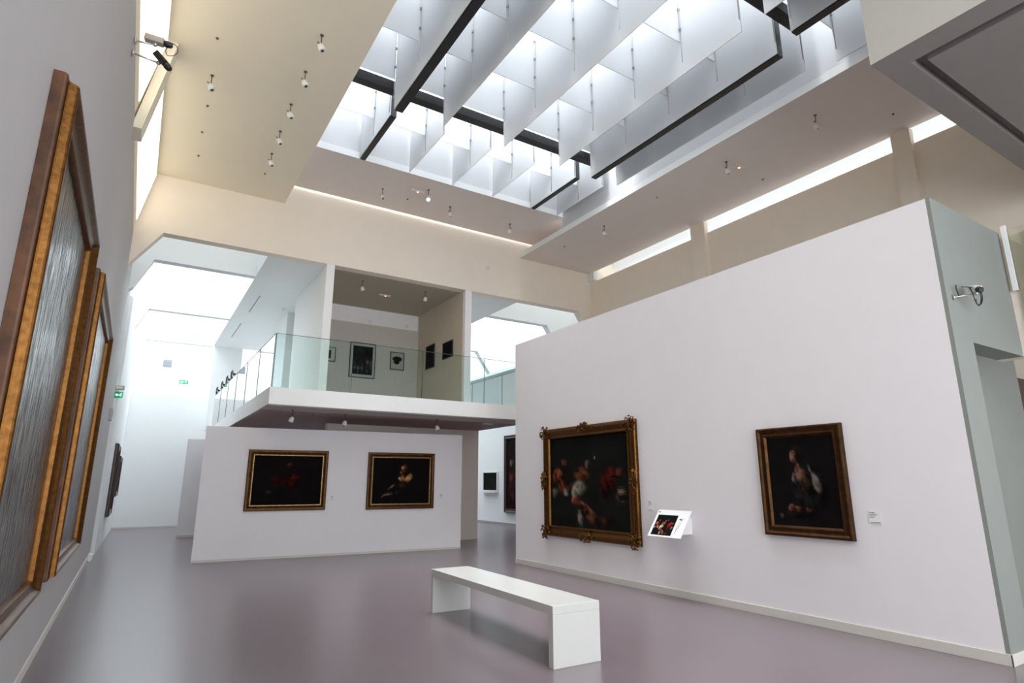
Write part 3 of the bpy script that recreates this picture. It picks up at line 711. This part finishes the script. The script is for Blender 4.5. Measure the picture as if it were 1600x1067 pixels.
# ---------------------------------------------------------------- ceiling spotlights
def make_spot(lit=False):
    t = thing('spotlight', 'x', 'spotlight'); t.scale = (0.85, 0.85, 0.85)
    bm = bmesh.new(); bm_lathe(bm, [(0.02, 0.0), (0.032, -0.0), (0.032, -0.012), (0.010, -0.02)], (0, 0, 0), (0, 0, 1), 16); obj('ceiling_rose', bm, 'bronze', t)
    bm = bmesh.new(); bm_cyl(bm, (0, 0, -0.01), (0, 0, -0.20), 0.009, seg=10); bm_cyl(bm, (0, 0, -0.19), (-0.07, 0, -0.165), 0.010, seg=8); obj('stem', bm, 'bronze', t)
    d = Vector((0.35, -0.15, -0.9)).normalized()
    bm = bmesh.new(); bm_lathe(bm, [(0.02, -0.085), (0.045, -0.065), (0.058, -0.03), (0.062, 0.01), (0.058, 0.04), (0.05, 0.055)], (0.01, 0, -0.26), d, 20); h = obj('lamp_head', bm, 'white_plastic', t)
    bm = bmesh.new(); bm_lathe(bm, [(0.050 if lit else 0.027, 0.052), (0.048 if lit else 0.027, 0.060)], (0.01, 0, -0.26), d, 20); obj('lens', bm, 'lamp_on' if lit else 'black_plastic', h)
    return t
sp = make_spot(); G = 'round white ceiling spotlights'
spots = [((1.57, 7.71, ZS), 'nearest in the row on the left soffit'), ((1.56, 8.65, ZS), 'second in the row on the left soffit'), ((1.55, 9.64, ZS), 'third in the row on the left soffit'),
         ((1.56, 10.58, ZS), 'fourth in the row on the left soffit'), ((1.58, 11.48, ZS), 'farthest in the row on the left soffit'), ((0.31, 9.54, ZS), 'alone near the left wall on the left soffit'),
         ((9.54, 5.0, ZS), 'nearest on the right soffit'), ((9.51, 6.88, ZS), 'middle one on the right soffit'), ((9.44, 10.58, ZS), 'farthest on the right soffit'),
         ((4.25, 12.55, ZF), 'leftmost on the far soffit'), ((6.03, 12.54, ZF), 'right of the lit lamp on the far soffit'), ((7.87, 12.61, ZF), 'rightmost on the far soffit'),
         ((2.75, 13.2, 3.12), 'leftmost under the balcony'), ((3.96, 13.46, 3.12), 'middle one under the balcony'), ((6.23, 13.38, 3.12), 'rightmost under the balcony'),
         ((4.45, 14.32, ZB-0.012), 'left on the upstairs room ceiling'), ((6.20, 14.29, ZB-0.012), 'right on the upstairs room ceiling')]
for i, (loc, lab) in enumerate(spots):
    lab = 'white round spotlight on a bronze stem, '+lab
    if i == 0: sp.location = loc; sp['label'] = lab; sp['group'] = G
    else: dup(sp, loc, (0, 0, (i*1.3) % 6.28 if i > 8 else 0), lab, G)
s2 = make_spot(True); s2.location = (5.20, 12.02, ZF); s2['label'] = 'glowing white spotlight switched on at the far soffit'; s2.rotation_euler = (0, 0, math.radians(-100))
# emergency lamps: small glowing units
def emergency(lab, loc):
    t = thing('emergency_lamp', lab, 'lamp', loc)
    box_part('housing', 'soffit', t, -0.16, 0.16, -0.045, 0.045, -0.03, 0, bevel=0.005)
    bm = bmesh.new(); bm_lathe(bm, [(0.018, 0), (0.016, 0.012), (0.004, 0.016)], (0.02, 0, -0.03), (0, 0, -1), 12); obj('bulb', bm, 'lamp_orange', t)
emergency('small grey emergency lamp glowing orange on the right soffit', (9.86, 6.86, ZS))
emergency('small emergency lamp glowing orange on the upstairs ceiling', (5.35, 15.15, ZB-0.012))
emergency('small grey emergency lamp left of the lit spotlight on the far soffit', (4.98, 12.2, ZF))
# bare ceiling sockets
def socket(lab, loc, proto=[None]):
    if proto[0] is None:
        bm = bmesh.new(); bm_lathe(bm, [(0.022, 0.0), (0.022, -0.008), (0.010, -0.010), (0.008, -0.03), (0.0, -0.032)], (0, 0, 0), (0, 0, 1), 12)
        o = obj('ceiling_socket', bm, 'bronze'); proto[0] = o
    else:
        o = proto[0].copy(); COL.objects.link(o)
    o.location = loc; tag(o, lab, 'socket', 'bare sockets in the soffits')
for loc, lab in [((0.28, 8.59, ZS), 'nearest by the left wall on the left soffit'), ((0.33, 10.45, ZS), 'third by the left wall on the left soffit'), ((0.33, 11.38, ZS), 'fourth by the left wall on the left soffit'), ((0.35, 12.33, ZS), 'farthest by the left wall on the left soffit'),
                 ((1.61, 12.38, ZS), 'past the last spotlight of the row on the left soffit'), ((9.44, 8.74, ZS), 'between two spotlights on the right soffit'), ((10.77, 6.93, ZS), 'near the right wall beside the orange lamp'), ((10.68, 4.24, ZS), 'nearest on the right soffit'), ((4.95, 12.72, ZF), 'on the far soffit by the lit lamp'), ((9.4, 12.2, ZS), 'at the far end of the right soffit'),
                 ((3.34, 13.84, 3.12), 'under the balcony between left and middle spotlights')]:
    socket('tiny dark bare ceiling socket, '+lab, loc)
# smoke detectors
def detector(lab, loc, axis):
    t = thing('smoke_detector', lab, 'smoke detector', loc)
    bm = bmesh.new(); bm_lathe(bm, [(0.055, 0), (0.055, 0.015), (0.04, 0.035)], (0, 0, 0), axis, 20); obj('base', bm, 'white_plastic', t)
    bm = bmesh.new(); bm_lathe(bm, [(0.03, 0.03), (0.028, 0.05), (0.01, 0.055)], (0, 0, 0), axis, 16); obj('sensor_head', bm, 'white_plastic', t)
detector('small white smoke detector on the front of the great beam', (7.75, YB, 7.47), (0, -1, 0))
detector('white round smoke detector on the ceiling left of the upstairs pillar wall', (3.25, 18.1, ZB), (0, 0, -1))
detector('white disc detector high on the upstairs back wall, left of two', (5.51, 16.78, 6.33), (0, -1, 0))
detector('white disc detector high on the upstairs back wall, right of two', (6.68, 16.78, 6.33), (0, -1, 0))
pl = thing('recessed_lamp', 'flat rectangular recessed lamp under the right of the balcony', 'lamp', (7.86, 13.7, 3.12))
box_part('panel', 'white_plastic', pl, -0.15, 0.15, -0.1, 0.1, -0.012, 0)

# ---------------------------------------------------------------- signs, vents, small fittings
def running_man(bm, s, z):
    bm_cyl(bm, (0.10*s, 0.28*s, z), (0.10*s, 0.28*s, z+0.002), 0.07*s, seg=12)
    for pts in ([(0.05, 0.2), (-0.03, 0.0)], [(-0.03, 0.0), (0.12, -0.1), (0.08, -0.32)], [(-0.03, 0.0), (-0.15, -0.15), (-0.30, -0.15)], [(0.05, 0.18), (0.20, 0.05)], [(0.05, 0.18), (-0.15, 0.12), (-0.2, 0.0)]):
        bm_tube(bm, [(x*s, y*s, z) for x, y in pts], 0.035*s, 6)
def exit_sign(lab, loc, rot, w, h):
    t = thing('exit_sign', lab, 'sign', loc, rot)
    bm = bmesh.new(); bm_box(bm, -w/2, w/2, -h/2, h/2, -0.03, 0); obj('housing', bm, 'sign_green', t)
    bm = bmesh.new(); s = h*0.9
    bm2 = bm; running_man(bm2, s, 0.002)
    for v in bm.verts: v.co.x += w*0.22
    bm_prism(bm, [(-w*0.40, 0, 0.001), (-w*0.22, h*0.28, 0.001), (-w*0.22, h*0.1, 0.001), (-w*0.02, h*0.1, 0.001), (-w*0.02, -h*0.1, 0.001), (-w*0.22, -h*0.1, 0.001), (-w*0.22, -h*0.28, 0.001)], (0, 0, 0.002))
    obj('pictogram', bm, 'sign_white', t)
exit_sign('green exit sign sticking out from the left wall under a grey lamp', (-0.50, 17.0, 3.66), ROT_F, 0.17, 0.15)
exit_sign('green exit sign high on the far back wall', (1.42, 28.89, 5.83), ROT_F, 0.34, 0.16)
t = thing('emergency_lamp', 'grey box lamp on the left wall above the green exit sign', 'lamp', (-0.50, 17.0, 3.83))
box_part('housing', 'beige_metal', t, -0.11, 0.10, -0.05, 0.05, -0.05, 0.05, bevel=0.008); box_part('lens', 'white_plastic', t, -0.07, 0.06, -0.058, -0.05, -0.03, 0.03)
t = thing('call_point', 'small grey wall box below the exit sign on the left wall', 'wall box', (-0.578, 15.6, 3.05))
box_part('housing', 'wall_left', t, 0, 0.06, -0.15, 0.15, -0.13, 0.13, bevel=0.006); box_part('cover', 'gray_ink', t, 0.06, 0.066, -0.09, 0.09, -0.08, 0.08)
t = thing('vent_grille', 'small square grey vent high on the far back wall', 'vent', (0.72, 28.89, 6.58))
box_part('frame', 'vent', t, -0.16, 0.16, -0.03, 0, -0.15, 0.15)
bm = bmesh.new()
for k in range(5): bm_box(bm, -0.14, 0.14, -0.04, -0.03, -0.12+k*0.052, -0.10+k*0.052)
obj('slats', bm, 'gray_ink', t)
t = thing('floor_socket_box', 'small white box at the foot of the left wall', 'socket', (-0.565, 15.9, 0.0))
box_part('housing', 'white_plastic', t, 0, 0.07, -0.12, 0.12, 0.0, 0.14, bevel=0.006); box_part('cover', 'paper', t, 0.07, 0.076, -0.08, 0.08, 0.03, 0.11)
# window fitting on the right: white post and greenish pane
t = thing('glazed_screen', 'greenish glass screen with white post at the right edge of the photo', 'glass screen', (8.60, 2.45, 4.1))
box_part('post', 'aisle', t, -0.03, 0.0, -0.02, 0.03, -0.30, 0.52)
box_part('pane', 'clear_glass', t, -0.012, -0.006, -2.2, -0.03, -1.0, 0.46)

# ---------------------------------------------------------------- security cameras
def cctv(lab, loc, rot, body='beige_metal', aim=Vector((1, 0, -0.15)), arm=((0, 0, 0), (0.16, 0, 0.0)), cable=True, sc=1.0):
    t = thing('security_camera', lab, 'security camera', loc, rot)
    t.scale = (sc, sc, sc)
    bm = bmesh.new(); bm_lathe(bm, [(0.035, 0), (0.035, 0.012), (0.015, 0.02)], arm[0], Vector(arm[1])-Vector(arm[0]), 14); bm_cyl(bm, arm[0], arm[1], 0.009, seg=8)
    bm_ball(bm, arm[1], 0.022, 2); obj('bracket', bm, 'steel', t)
    aim = aim.normalized(); side = aim.cross(Vector((0, 0, 1))).normalized(); upv = side.cross(aim)
    c = Vector(arm[1])+upv*0.045
    M = Matrix.Identity(4)
    for i in range(3): M[i][0], M[i][1], M[i][2], M[i][3] = aim[i], side[i], upv[i], c[i]
    bm = bmesh.new(); bm_box(bm, -0.10, 0.07, -0.038, 0.038, -0.03, 0.034); h = obj('housing', bm, body, t, 0.008); h.matrix_local = M
    bm = bmesh.new(); bm_lathe(bm, [(0.030, 0.07), (0.034, 0.09), (0.030, 0.13), (0.022, 0.14), (0.02, 0.145)], (0, 0, 0), (1, 0, 0), 16); obj('lens', bm, 'black_plastic', h)
    if cable:
        bm = bmesh.new(); pts = []
        P = [(0.12, 0.0, 0.03), (0.17, 0, 0.02), (0.20, 0, -0.03), (0.19, 0, -0.09), (0.13, 0, -0.12), (0.10, 0, -0.07), (0.11, 0, -0.03)]
        for a, b_ in smooth_prof([(p[0], p[2]) for p in P], 4): pts.append((a, 0.0, b_))
        bm_tube(bm, pts, 0.004, 6); obj('cable', bm, 'black_plastic', h)
    return t
cctv('beige security camera with looping cable on the left wall top, upper of two', (-0.57, 7.05, 6.43), (0, 0, 0), 'beige_metal', Vector((1, -0.2, -0.12)), ((0.0, 0, 0.0), (0.17, 0.0, 0.03)), True, 1.15)
cctv('dark grey security camera pointing down on the left wall top, lower of two', (-0.57, 7.05, 6.27), (0, 0, 0), 'black_plastic', Vector((0.42, -0.3, -0.6)), ((0.0, 0, 0.0), (0.22, 0.0, -0.02)), False, 1.15)
c3 = cctv('silver and black security camera with looped cables on the right partition end wall', (6.99, 2.53, 3.46), (0, 0, 0), 'white_plastic', Vector((-0.75, -0.55, -0.35)), ((0.0, 0, 0.0), (0.22, -0.14, 0.05)), False, 1.0)
bm = bmesh.new()
bm_tube(bm, [(a, -0.14, b_) for a, b_ in smooth_prof([(0.34, 0.10), (0.37, 0.06), (0.36, 0.01), (0.32, -0.04), (0.26, -0.07), (0.20, -0.07), (0.17, -0.04), (0.15, 0.01), (0.12, 0.06), (0.07, 0.09)], 4)], 0.0055, 6)
bm_tube(bm, [(a, -0.13, b_) for a, b_ in smooth_prof([(0.23, -0.01), (0.22, -0.05), (0.26, -0.075), (0.31, -0.05), (0.36, 0.02), (0.355, 0.09)], 4)], 0.005, 6)
bm_tube(bm, [(a, -0.05, b_) for a, b_ in smooth_prof([(0.02, 0.13), (0.015, 0.09), (0.03, 0.05), (0.05, 0.02)], 4)], 0.006, 6)
bm_tube(bm, [(0.06, -0.08, 0.11), (0.14, -0.12, 0.108), (0.22, -0.14, 0.10)], 0.005, 6)
obj('cable', bm, 'black_plastic', c3)

# black clip-on lamps along the top of the left glass
def cliplamp(lab, y, k, proto=[None]):
    if proto[0] is None:
        t = thing('clip_lamp', lab, 'lamp', (2.18, y, 4.66), group='black clip lamps on the glass edge'); proto[0] = t
        bm = bmesh.new(); bm_box(bm, -0.025, 0.025, -0.12, 0.12, -0.03, 0.03); obj('clamp', bm, 'black_plastic', t)
        bm = bmesh.new(); bm_tube(bm, [(0, 0.1, 0.02), (0, 0.08, 0.19), (0, -0.12, 0.20), (0, -0.14, 0.06), (0, -0.42, 0.08), (0, -0.5, 0.03)], 0.022, 6); obj('arm', bm, 'black_plastic', t)
        bm = bmesh.new(); bm_box(bm, -0.04, 0.04, -0.62, -0.44, 0.0, 0.05); obj('lamp_head', bm, 'black_plastic', t)
    else: dup(proto[0], (2.18, y, 4.66), None, lab)
for i, y in enumerate((19.3, 20.4, 21.6, 23.0)): cliplamp('black bent clip-on lamp on the left balcony glass, %s from the front' % ordn[i], y, i)
